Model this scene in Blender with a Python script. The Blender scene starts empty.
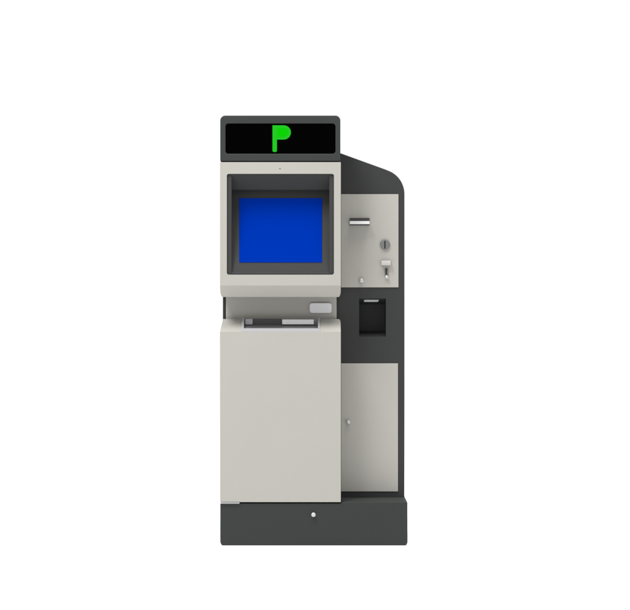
import bpy, bmesh, math
from mathutils import Vector

S = bpy.context.scene
COL = S.collection
R = math.radians

# ------------------------------------------------------------------ camera
DIST = 10.0                      # metres from the kiosk front to the lens
PX = 0.004                       # one photo pixel at the kiosk front, in metres
CX, CY, GROUND = 315.0, 305.0, 545.6
cam_d = bpy.data.cameras.new("camera")
cam = bpy.data.objects.new("camera", cam_d)
COL.objects.link(cam)
cam_d.sensor_width = 36.0
cam_d.lens = 36.0 * DIST / (630 * PX)
cam_d.clip_end = 500
cam.location = (0, -DIST, (GROUND - CY) * PX)
cam.rotation_euler = (R(90), 0, 0)
S.camera = cam

# ------------------------------------------------------------------ light: a bright white studio
w = bpy.data.worlds.new("World")
S.world = w
w.use_nodes = True
w.node_tree.nodes["Background"].inputs[0].default_value = (1.0, 1.0, 1.0, 1)
w.node_tree.nodes["Background"].inputs[1].default_value = 1.06


def area(name, loc, target, size, watts):
    d = bpy.data.lights.new(name, 'AREA')
    d.shape = 'DISK'
    d.size = size
    d.energy = watts
    o = bpy.data.objects.new(name, d)
    COL.objects.link(o)
    o.location = loc
    o.rotation_euler = (Vector(target) - Vector(loc)).to_track_quat('-Z', 'Y').to_euler()
    return o


area("key_lamp", (-2.0, -2.3, 6.0), (0, 0, 0.8), 2.2, 540)
area("fill_lamp", (1.3, -1.7, 6.8), (0.2, 0, 0.2), 2.6, 260)

S.view_settings.view_transform = 'Standard'
S.view_settings.look = 'None'
S.view_settings.exposure = 0
S.view_settings.gamma = 1
S.render.engine = 'CYCLES'
S.cycles.max_bounces = 8


# ------------------------------------------------------------------ materials
def mat(name, col, rough=0.5, spec=0.3, metal=0.0, grain=0.0, gscale=900.0, var=0.0, emit=None, estr=0.0, rvar=0.0):
    m = bpy.data.materials.new(name)
    m.use_nodes = True
    nt = m.node_tree
    b = nt.nodes["Principled BSDF"]
    b.inputs["Base Color"].default_value = (*col, 1)
    b.inputs["Roughness"].default_value = rough
    b.inputs["Specular IOR Level"].default_value = spec
    b.inputs["Metallic"].default_value = metal
    tc = nt.nodes.new("ShaderNodeTexCoord")
    if grain:
        n = nt.nodes.new("ShaderNodeTexNoise")
        n.inputs["Scale"].default_value = gscale
        n.inputs["Detail"].default_value = 2
        bp = nt.nodes.new("ShaderNodeBump")
        bp.inputs["Strength"].default_value = grain
        bp.inputs["Distance"].default_value = 0.0006
        nt.links.new(tc.outputs["Object"], n.inputs["Vector"])
        nt.links.new(n.outputs["Fac"], bp.inputs["Height"])
        nt.links.new(bp.outputs["Normal"], b.inputs["Normal"])
    if var:
        n2 = nt.nodes.new("ShaderNodeTexNoise")
        n2.inputs["Scale"].default_value = 5.0
        n2.inputs["Detail"].default_value = 6
        n2.inputs["Roughness"].default_value = 0.65
        r = nt.nodes.new("ShaderNodeValToRGB")
        r.color_ramp.elements[0].position = 0.3
        r.color_ramp.elements[1].position = 0.7
        r.color_ramp.elements[0].color = (*[c * (1 - var) for c in col], 1)
        r.color_ramp.elements[1].color = (*[c * (1 + var) for c in col], 1)
        nt.links.new(tc.outputs["Object"], n2.inputs["Vector"])
        nt.links.new(n2.outputs["Fac"], r.inputs["Fac"])
        nt.links.new(r.outputs["Color"], b.inputs["Base Color"])
        if rvar:
            mr = nt.nodes.new("ShaderNodeMapRange")
            mr.inputs["To Min"].default_value = rough - rvar
            mr.inputs["To Max"].default_value = rough + rvar
            nt.links.new(n2.outputs["Fac"], mr.inputs["Value"])
            nt.links.new(mr.outputs["Result"], b.inputs["Roughness"])
    if emit:
        b.inputs["Emission Color"].default_value = (*emit, 1)
        b.inputs["Emission Strength"].default_value = estr
    return m


BEIGE = mat("beige_paint", (0.238, 0.2305, 0.2095), 0.55, 0.25, grain=0.12, var=0.012, rvar=0.05)
DARK = mat("charcoal_paint", (0.0188, 0.0213, 0.0200), 0.6, 0.14, grain=0.15, var=0.03, rvar=0.05)
DARKN = mat("charcoal_steel", (0.0205, 0.0216, 0.0209), 0.6, 0.14, grain=0.15, var=0.03, rvar=0.05)
RECESS = mat("dark_screen_plastic", (0.0250, 0.0258, 0.0250), 0.65, 0.12, grain=0.1)
GLASS = mat("black_display_glass", (0.0005, 0.0005, 0.0005), 0.35, 0.0)
SCREEN = mat("blue_screen", (0.0, 0.0115, 0.145), 0.5, 0.0, emit=(0.0, 0.016, 0.20), estr=0.55)
GREEN = mat("lit_green", (0.001, 0.06, 0.001), 0.7, 0.0, emit=(0.016, 0.44, 0.016), estr=1.0)
GREENIN = mat("lit_green_inner", (0.0, 0.06, 0.0), 0.7, 0.0, emit=(0.004, 0.50, 0.002), estr=1.0)
STEEL = mat("brushed_steel", (0.33, 0.33, 0.32), 0.34, 0.5, metal=0.35)
GREYMET = mat("grey_metal", (0.105, 0.105, 0.106), 0.42, 0.4, metal=0.3)
WHITE = mat("pale_plastic", (0.46, 0.46, 0.46), 0.4, 0.4)
LILAC = mat("cool_grey_plastic", (0.235, 0.231, 0.240), 0.5, 0.3)
PALE = mat("button_plastic", (0.255, 0.250, 0.238), 0.5, 0.3)
PAD = mat("reader_plastic", (0.43, 0.43, 0.44), 0.45, 0.35)
FLOOR_M = mat("white_studio_floor", (0.96, 0.96, 0.96), 0.8, 0.1)
BLACK = mat("slot_black", (0.010, 0.010, 0.010), 0.7, 0.15)
SHUT = mat("slot_shadow_plastic", (0.040, 0.039, 0.041), 0.6, 0.2)


# ------------------------------------------------------------------ helpers
def fx(px, y):
    return (px - CX) * PX * (DIST + y) / DIST


def fz(py, y):
    return (GROUND - CY) * PX + (CY - py) * PX * (DIST + y) / DIST


KIOSK = None


def add(name, bm, m, parent=None, cutters=(), bevel=0.0, seg=3, angle=35, label=None, first=False):
    bmesh.ops.recalc_face_normals(bm, faces=bm.faces)
    me = bpy.data.meshes.new(name)
    bm.to_mesh(me)
    bm.free()
    o = bpy.data.objects.new(name, me)
    COL.objects.link(o)
    me.materials.append(m)
    cs = []

    def bev():
        md = o.modifiers.new("v", 'BEVEL')
        md.width = bevel
        md.segments = seg
        md.limit_method = 'ANGLE'
        md.angle_limit = R(angle)
        md.use_clamp_overlap = True

    if bevel and first:
        bev()
    for c in cutters:
        bmesh.ops.recalc_face_normals(c, faces=c.faces)
        cm = bpy.data.meshes.new("cutter")
        c.to_mesh(cm)
        c.free()
        co = bpy.data.objects.new("cutter", cm)
        COL.objects.link(co)
        md = o.modifiers.new("b", 'BOOLEAN')
        md.object = co
        md.operation = 'DIFFERENCE'
        md.solver = 'EXACT'
        cs.append(co)
    if bevel and not first:
        bev()
    if cutters or bevel:
        dg = bpy.context.evaluated_depsgraph_get()
        dg.update()
        new = bpy.data.meshes.new_from_object(o.evaluated_get(dg))
        o.modifiers.clear()
        o.data = new
        new.name = name
        bpy.data.meshes.remove(me)
        for co in cs:
            cm = co.data
            bpy.data.objects.remove(co)
            bpy.data.meshes.remove(cm)
    me = o.data
    for p in me.polygons:
        p.use_smooth = True
    me.set_sharp_from_angle(angle=R(32))
    if bevel:
        wn = o.modifiers.new("w", 'WEIGHTED_NORMAL')
        wn.weight = 100
        wn.keep_sharp = True
    if parent is not None:
        o.parent = parent
    if label:
        o['label'] = label
    return o


def loft(front, back):
    """closed solid between two equal-length loops of 3-D points"""
    bm = bmesh.new()
    a = [bm.verts.new(p) for p in front]
    b = [bm.verts.new(p) for p in back]
    n = len(a)
    bm.faces.new(a)
    bm.faces.new(b[::-1])
    for i in range(n):
        j = (i + 1) % n
        bm.faces.new((a[i], b[i], b[j], a[j]))
    return bm


def prism(pts, y0, y1):
    """front-view outline in photo pixels at depth y0, carried straight back to y1"""
    P = [(fx(x, y0), fz(y, y0)) for x, y in pts]
    return loft([(x, y0, z) for x, z in P], [(x, y1, z) for x, z in P])


def rect(x0, y0, x1, y1, r=0.0, n=5, corners='abcd'):
    """rounded rectangle; a top-left, b top-right, c bottom-right, d bottom-left"""
    out = []
    for key, cx, cy, a0 in (('a', x0, y0, 180), ('b', x1, y0, 270), ('c', x1, y1, 0), ('d', x0, y1, 90)):
        if r <= 0 or key not in corners:
            out.append((cx, cy))
            continue
        ox = cx + (r if cx == x0 else -r)
        oy = cy + (r if cy == y0 else -r)
        for k in range(n + 1):
            t = R(a0 + 90 * k / n)
            out.append((ox + r * math.cos(t), oy + r * math.sin(t)))
    return out


def side(profile, x0, x1, ref=None):
    """(depth, photo row) outline carried across from column x0 to column x1"""
    ys = [p[0] for p in profile]
    ref = min(ys) if ref is None else ref
    P = [(y, fz(r, y)) for y, r in profile]
    return loft([(fx(x0, ref), y, z) for y, z in P], [(fx(x1, ref), y, z) for y, z in P])


def corner(x, y, r, sx, sy, rx=None):
    """cutter that rounds off one front-view corner; sx, sy point into the solid"""
    rx = rx or r
    pts = [(x - 6 * sx, y - 6 * sy), (x - 6 * sx, y + r * sy), (x - .01 * sx, y + r * sy)]
    for k in range(1, 6):
        t = R(90 * k / 6)
        pts.append((x + rx * sx * (1 - math.cos(t)), y + r * sy * (1 - math.sin(t))))
    pts += [(x + rx * sx, y - .01 * sy), (x + rx * sx, y - 6 * sy)]
    return prism(pts, -0.03, 0.3)


def lathe(px, py, y, prof, n=40):
    """turned solid whose axis points at the viewer; prof = (radius in pixels, metres towards the viewer)"""
    bm = bmesh.new()
    cx, cz = fx(px, y), fz(py, y)
    rings = []
    for r, d in prof:
        if r == 0:
            rings.append([bm.verts.new((cx, y - d, cz))])
        else:
            rings.append([bm.verts.new((cx + r * PX * math.cos(2 * math.pi * k / n), y - d,
                                        cz + r * PX * math.sin(2 * math.pi * k / n))) for k in range(n)])
    for a, b in zip(rings, rings[1:]):
        for k in range(n):
            l = (k + 1) % n
            if len(b) == 1:
                bm.faces.new((a[k], a[l], b[0]))
            elif len(a) == 1:
                bm.faces.new((a[0], b[l], b[k]))
            else:
                bm.faces.new((a[k], a[l], b[l], b[k]))
    if len(rings[0]) > 1:
        bm.faces.new(rings[0])
    if len(rings[-1]) > 1:
        bm.faces.new(rings[-1][::-1])
    return bm


def join(*bms):
    out = bmesh.new()
    for b in bms:
        m = bpy.data.meshes.new("t")
        b.to_mesh(m)
        b.free()
        out.from_mesh(m)
        bpy.data.meshes.remove(m)
    return out


# ------------------------------------------------------------------ the setting
bm = bmesh.new()
bmesh.ops.create_grid(bm, x_segments=8, y_segments=8, size=120)
fl = add("floor", bm, FLOOR_M)
fl['kind'] = 'structure'

# ------------------------------------------------------------------ the kiosk
KIOSK = bpy.data.objects.new("payment_kiosk", None)
COL.objects.link(KIOSK)
KIOSK.location = (0, 0, 0)
KIOSK['label'] = "tall beige and charcoal parking payment kiosk with blue screen and lit green P"
KIOSK['category'] = "payment kiosk"
K = KIOSK

YS = 0.16        # depth of the side cabinet's front
YB = 0.60        # back of the machine
YN = 0.10        # depth of the neck below the head

# charcoal body: the slope-shouldered cabinet behind and to the right
prof = [(222.8, 150.5), (333, 150.5), (340.0, 153.0), (385.0, 169.3)]
cxr, cyr, rr = 379.5, 194.0, 25.0
for k in range(0, 13):
    t = R(-72 + 72 * k / 12)
    prof.append((cxr + rr * math.cos(t), cyr + rr * math.sin(t)))
prof += [(404.5, 500.0), (222.8, 500.0)]
chute = loft([(fx(x, YS), YS - 0.01, fz(y, YS)) for x, y in rect(359, 298, 386, 337.2)],
             [(fx(x, YS), YS + 0.11, fz(y, YS)) for x, y in rect(359.6, 304.2, 385.4, 331.5)])
body = add("body", prism(prof, YS, YB), DARKN, K, cutters=[chute], bevel=0.003, seg=3, first=True)

# plinth: rounded block with a stepped, bevelled shoulder on the right
y0 = 0.004
low = rect(220.2, 503.2, 407.5, 545.6, 4.0, 5, 'cd')
pl = prism([low[0], (341.6, 503.2), (341.6, 502.2), (407.5, 502.2)] + low[2:], y0, YB + 0.03)
plinth = add("plinth", pl, DARK, K, bevel=0.004, seg=4)
shoulder = bmesh.new()
zm, zt = fz(502.3, y0), fz(497.0, YS)
xl, xr, xr2 = fx(341.6, 0), fx(407.3, y0), fx(404.8, YS)
pts = [(xl, y0 + .003, zm), (xr, y0 + .003, zm), (xr, YB + .027, zm), (xl, YB + .027, zm),
       (xl, y0 + .06, zt), (xr2, y0 + .06, zt), (xr2, YB + .01, zt), (xl, YB + .01, zt)]
V = [shoulder.verts.new(p) for p in pts]
for f in ((0, 1, 2, 3), (0, 1, 5, 4), (1, 2, 6, 5), (2, 3, 7, 6), (3, 0, 4, 7), (4, 5, 6, 7)):
    shoulder.faces.new([V[i] for i in f])
add("plinth_shoulder", shoulder, DARK, plinth, bevel=0.003, seg=3, angle=15)


def knob(px, py, y, r, parent, name="lock_knob", d=0.014):
    return add(name, lathe(px, py, y, [(r * .6, -0.002), (r * .6, d * .25)] +
                                 [(r * math.sin(R(a)), d * .62 - d * .38 * math.cos(R(a))) for a in range(40, 180, 14)] + [(0, d)], 28),
               STEEL, parent)


knob(313.5, 514.5, y0, 2.3, K)

# lower main cabinet with a sloped shelf on top
ZF, ZK = 331.8, 319.2
YP_NECK = 0.136
cab_prof = [(0, ZF), (YN, ZK), (YP_NECK, ZK - 0.25), (YS - 0.001, ZK - 0.25), (YS - 0.001, 502.0), (0, 502.0)]
cutp = [(0.022, 330.0), (0.022, 336.0), (0.092, 336.0), (0.092, 312.0), (0.06, 312.0)]
cab = side(cab_prof, 220.0, 340.8)
for v in cab.verts:                                    # shelf narrows slightly towards the neck
    if v.co.y > 0.05 and v.co.z > fz(330, 0):
        v.co.x *= (1.0 - 0.022) if v.co.x < 0 else 1.0
cabinet = add("lower_cabinet", cab, BEIGE, K, cutters=[side(cutp, 242.4, 319.4), corner(340.8, 318.8, 3.5, -1, 1, 3.0)], bevel=0.006, seg=4, angle=15)
add("bottom_lip", side([(-0.003, 502.35), (-0.003, 503.6), (0.02, 503.6), (0.02, 502.35)], 220.3, 239.5), LILAC, cabinet,
    bevel=0.001)

# ticket and change tray set into the shelf
tray = join(
    side([(0.001, 330.6), (0.001, 333.0), (0.0265, 332), (0.0265, 328.1)], 241.4, 320.0),            # front rim
    side([(0.0267, 327.9), (0.0267, 334), (0.098, 334), (0.098, 317.8), (0.090, 317.8)], 241.4, 243.9),      # cheeks
    side([(0.0267, 327.9), (0.0267, 334), (0.098, 334), (0.098, 317.8), (0.090, 317.8)], 317.9, 320.0))
tray_o = add("change_tray", tray, LILAC, K, bevel=0.0012, seg=2)
add("tray_floor", side([(0.0268, 329.2), (0.0268, 334), (0.0895, 334), (0.0895, 324.6)], 244.0, 317.8), GREYMET, tray_o)
add("tray_back", side([(0.090, 318.5), (0.090, 334), (0.0975, 334), (0.0975, 318.5)], 244.0, 317.8), GREYMET, tray_o)
add("slot_mouth", side([(0.086, 318.7), (0.086, 325.2), (0.0898, 325.2), (0.0898, 318.7)], 253.0, 281.6), SHUT, tray_o)
add("slot_shutter", side([(0.078, 319.4), (0.074, 324.4), (0.0898, 324.4), (0.0898, 319.4)], 282.2, 313.8), WHITE, tray_o,
    bevel=0.0012)
add("slot_guide", side([(0.082, 319.0), (0.078, 324.6), (0.0898, 324.6), (0.0898, 319.0)], 245.2, 252.6), LILAC, tray_o,
    bevel=0.0012)

# neck panel
add("neck_panel", prism(rect(226.0, 293, 336.6, 320), YP_NECK, YS - 0.0005), BEIGE, K, bevel=0.004, seg=4)
pad = add("card_reader", loft([(fx(x, YP_NECK), YP_NECK - 0.012, fz(y, YP_NECK)) for x, y in rect(309.8, 303.0, 331.2, 313.0, 2.6, 6)],
                              [(fx(x, YP_NECK), YP_NECK + 0.002, fz(y, YP_NECK)) for x, y in rect(309.0, 302.4, 332.0, 313.6, 2.6, 6)]),
          PAD, K, bevel=0.002, seg=3)

# head housing with a lower bevel facing the shelf
CH = 0.052
YH = -0.024
front = [(YH, 162.2), (YH, 285.5), (YH + CH, 297.0), (YS - 0.0015, 297.0), (YS - 0.0015, 162.2)]
hb = bmesh.new()
L = []
for xs, sgn in ((220.0, 1), (340.8, -1)):
    row = []
    for i, (y, r) in enumerate(front):
        inset = 0
        row.append(hb.verts.new((fx(xs + inset, YH), y, fz(r, y))))
    L.append(row)
hb.faces.new(L[0])
hb.faces.new(L[1][::-1])
for i in range(5):
    j = (i + 1) % 5
    hb.faces.new((L[0][i], L[1][i], L[1][j], L[0][j]))
opening = prism(rect(226.6, 173.6, 334.0, 274.6, 2.0, 4), YH - 0.02, 0.115)
hole = lathe(280, 168.8, YH, [(0.75, -0.02), (0.75, 0.01)], 16)
head = add("head_housing", hb, BEIGE, K, cutters=[opening, hole, corner(220.0, 297.2, 6.0, 1, -1, 2.6), corner(340.8, 297.2, 6.0, -1, -1, 2.6)],
           bevel=0.004, seg=4, angle=18)
add("camera_lens", lathe(280, 168.8, YH, [(0.74, -0.018), (0.74, -0.003), (0.45, -0.002), (0, -0.0015)], 16), STEEL, head)

# dark surround of the screen: frame, cheeks, sloping hood and tilted panel
YF, YD = YH + 0.006, YH + 0.100
sb = bmesh.new()


def sv(px, py, y, ref=None):
    return sb.verts.new((fx(px, YF), y, fz(py, y if ref is None else ref)))


outer = [sb.verts.new((fx(x, YF), YF, fz(y, YF))) for x, y in rect(226.7, 173.7, 333.9, 274.5)]
a = [sv(231.6, 175.0, YF), sv(329.4, 175.0, YF), sv(329.4, 273.3, YF), sv(231.6, 273.3, YF)]
for i in range(4):
    j = (i + 1) % 4
    sb.faces.new((outer[i], outer[j], a[j], a[i]))
h = [sv(231.6, 190.0, YH + 0.062), sv(329.4, 190.0, YH + 0.062)]           # lower edge of the hood
u = [sv(231.6, 187.0, YH + 0.068), sv(329.4, 187.0, YH + 0.068)]           # undercut behind that edge
c = [sv(231.6, 187.0, YD), sv(329.4, 187.0, YD), sv(329.4, 272.6, YF + 0.006), sv(231.6, 272.6, YF + 0.006)]
sb.faces.new((a[0], a[1], h[1], h[0]))
sb.faces.new((h[0], h[1], u[1], u[0]))
sb.faces.new((u[0], u[1], c[1], c[0]))
sb.faces.new((c[0], c[1], c[2], c[3]))                           # tilted panel
sb.faces.new((a[2], a[3], c[3], c[2]))
sb.faces.new((a[0], h[0], u[0], c[0], c[3], a[3]))
sb.faces.new((a[1], a[2], c[2], c[1], u[1], h[1]))
bk = [sb.verts.new((v.co.x, 0.112, v.co.z)) for v in outer]
for i in range(4):
    j = (i + 1) % 4
    sb.faces.new((outer[i], bk[i], bk[j], outer[j]))
sb.faces.new(bk)
surround = add("screen_surround", sb, RECESS, K, bevel=0.0012, seg=2, angle=30)


def on_panel(px, py, lift):
    t = (py - 187.0) / (272.6 - 187.0)
    y = YD + (YF + 0.006 - YD) * t
    return (fx(px, y), y - lift, fz(py, y))


scr = rect(239.2, 198.3, 322.0, 262.4)
add("screen", loft([on_panel(x, y, 0.002) for x, y in scr], [on_panel(x, y, -0.003) for x, y in scr]), SCREEN, surround)

# header with the lit P
hd_cut = prism(rect(225.2, 123.0, 335.6, 153.6, 3.0, 6), YH - 0.03, YH + 0.006)
header = add("header_box", prism(rect(220.2, 115.6, 340.4, 161.2, 5.0, 7, 'ab'), YH + 0.001, 0.42), DARK, K, cutters=[hd_cut],
             bevel=0.003, seg=3)
disp = add("sign_window", prism(rect(225.3, 123.1, 335.5, 153.5, 3.0, 6), YH + 0.0045, YH + 0.02), GLASS, K)
P = [(272.5, 125.4), (283.8, 125.4)]
for k in range(13):
    t = R(-90 + 180 * k / 12)
    P.append((283.8 + 7.1 * math.cos(t), 132.5 + 7.1 * math.sin(t)))
P += [(276.9, 139.6)]
for k in range(7):
    t = R(0 + 180 * k / 6)
    P.append((274.7 + 2.2 * math.cos(t) * (1 if k else 1), 150.9 + 1.2 * math.sin(t)))
add("letter_p", prism(P, YH + 0.0025, YH + 0.006), GREEN, disp)
Pin = [(277.4, 128.2), (283.6, 128.2)]
for k in range(13):
    t = R(-90 + 180 * k / 12)
    Pin.append((283.8 + 4.2 * math.cos(t), 132.5 + 4.2 * math.sin(t)))
Pin += [(277.4, 136.7)]
add("letter_bowl", prism(Pin, YH + 0.0018, YH + 0.0024), GREENIN, disp)

# upper side panel
YP = YS - 0.004
slot_cut = prism(rect(350.0, 218.0, 369.2, 221.2), YP - 0.02, YP + 0.003)
upper = add("upper_panel", prism(rect(341.0, 194.2, 398.5, 287.4), YP, YS + 0.002), BEIGE, K, cutters=[slot_cut],
            bevel=0.0012, seg=2)
# note slot: dark mouth, pale lip, dark strip below as the lip's painted-in shade
add("note_slot_and_shade", join(prism(rect(349.7, 218.3, 369.6, 225.4), YP - 0.005, YP - 0.0002),), SHUT, upper, bevel=0.001)
add("note_lip", side([(YP - 0.036, 221.4), (YP - 0.037, 224.2), (YP - 0.0052, 224.0), (YP - 0.0052, 221.0)], 349.6, 369.4,
                     ref=YP), WHITE, upper, bevel=0.0012)
# coin dial
dial = add("coin_dial", lathe(385.0, 244.6, YP, [(5.0, -0.001), (5.0, 0.005), (4.7, 0.0075), (4.0, 0.0085), (0, 0.0085)], 48),
           GREYMET, upper, cutters=[prism(rect(384.4, 240.6, 385.6, 248.6, 0.4, 3), YP - 0.02, YP - 0.003)], bevel=0.0004, seg=1)
add("coin_slot", prism(rect(384.5, 240.7, 385.5, 248.5), YP - 0.0045, YP - 0.0032), BLACK, dial)
# button block above the return lever
add("return_button", side([(YP - 0.016, 262.0), (YP - 0.018, 265.3), (YP - 0.0002, 265.6), (YP - 0.0002, 260.4), (YP - 0.012, 260.8)],
                          381.1, 390.7, ref=YP), PALE, upper, bevel=0.001)
lev = add("return_lever", join(prism(rect(384.9, 268.0, 388.1, 277.5, 1.2, 4), YP - 0.004, YP - 0.0002)), GREYMET, upper, bevel=0.001)
add("lever_tip", lathe(386.6, 277.2, YP - 0.004, [(1.5, -0.003), (1.9, 0.003), (1.9, 0.006), (1.4, 0.009), (0.7, 0.0105), (0, 0.011)], 24),
    STEEL, lev)
add("lever_groove", prism(rect(385.6, 268.6, 386.9, 274.5, 0.5, 3), YP - 0.0048, YP - 0.0042), BLACK, lev)
knob(361.4, 280.6, YP, 2.4, K)

# ticket chute flap under the recess's roof
flap = loft([(fx(x, YS), YS + 0.004 + (y - 297.8) * .0115, fz(y + .15, YS)) for x, y in
             ((364.8, 298.3), (379.4, 298.3), (378.4, 301.7), (364.1, 301.7))],
            [(fx(x, YS), YS + 0.022 + (y - 297.8) * .0115, fz(y - 1.0, YS)) for x, y in
             ((364.8, 298.3), (379.4, 298.3), (378.4, 301.7), (364.1, 301.7))])
add("chute_flap", flap, WHITE, K)

# lower service door
door = add("service_door", prism(rect(341.0, 363.3, 398.0, 491.4), YP, YS + 0.002), BEIGE, K, bevel=0.0012, seg=2)
knob(348.2, 422.0, YP, 2.2, door, "door_knob")
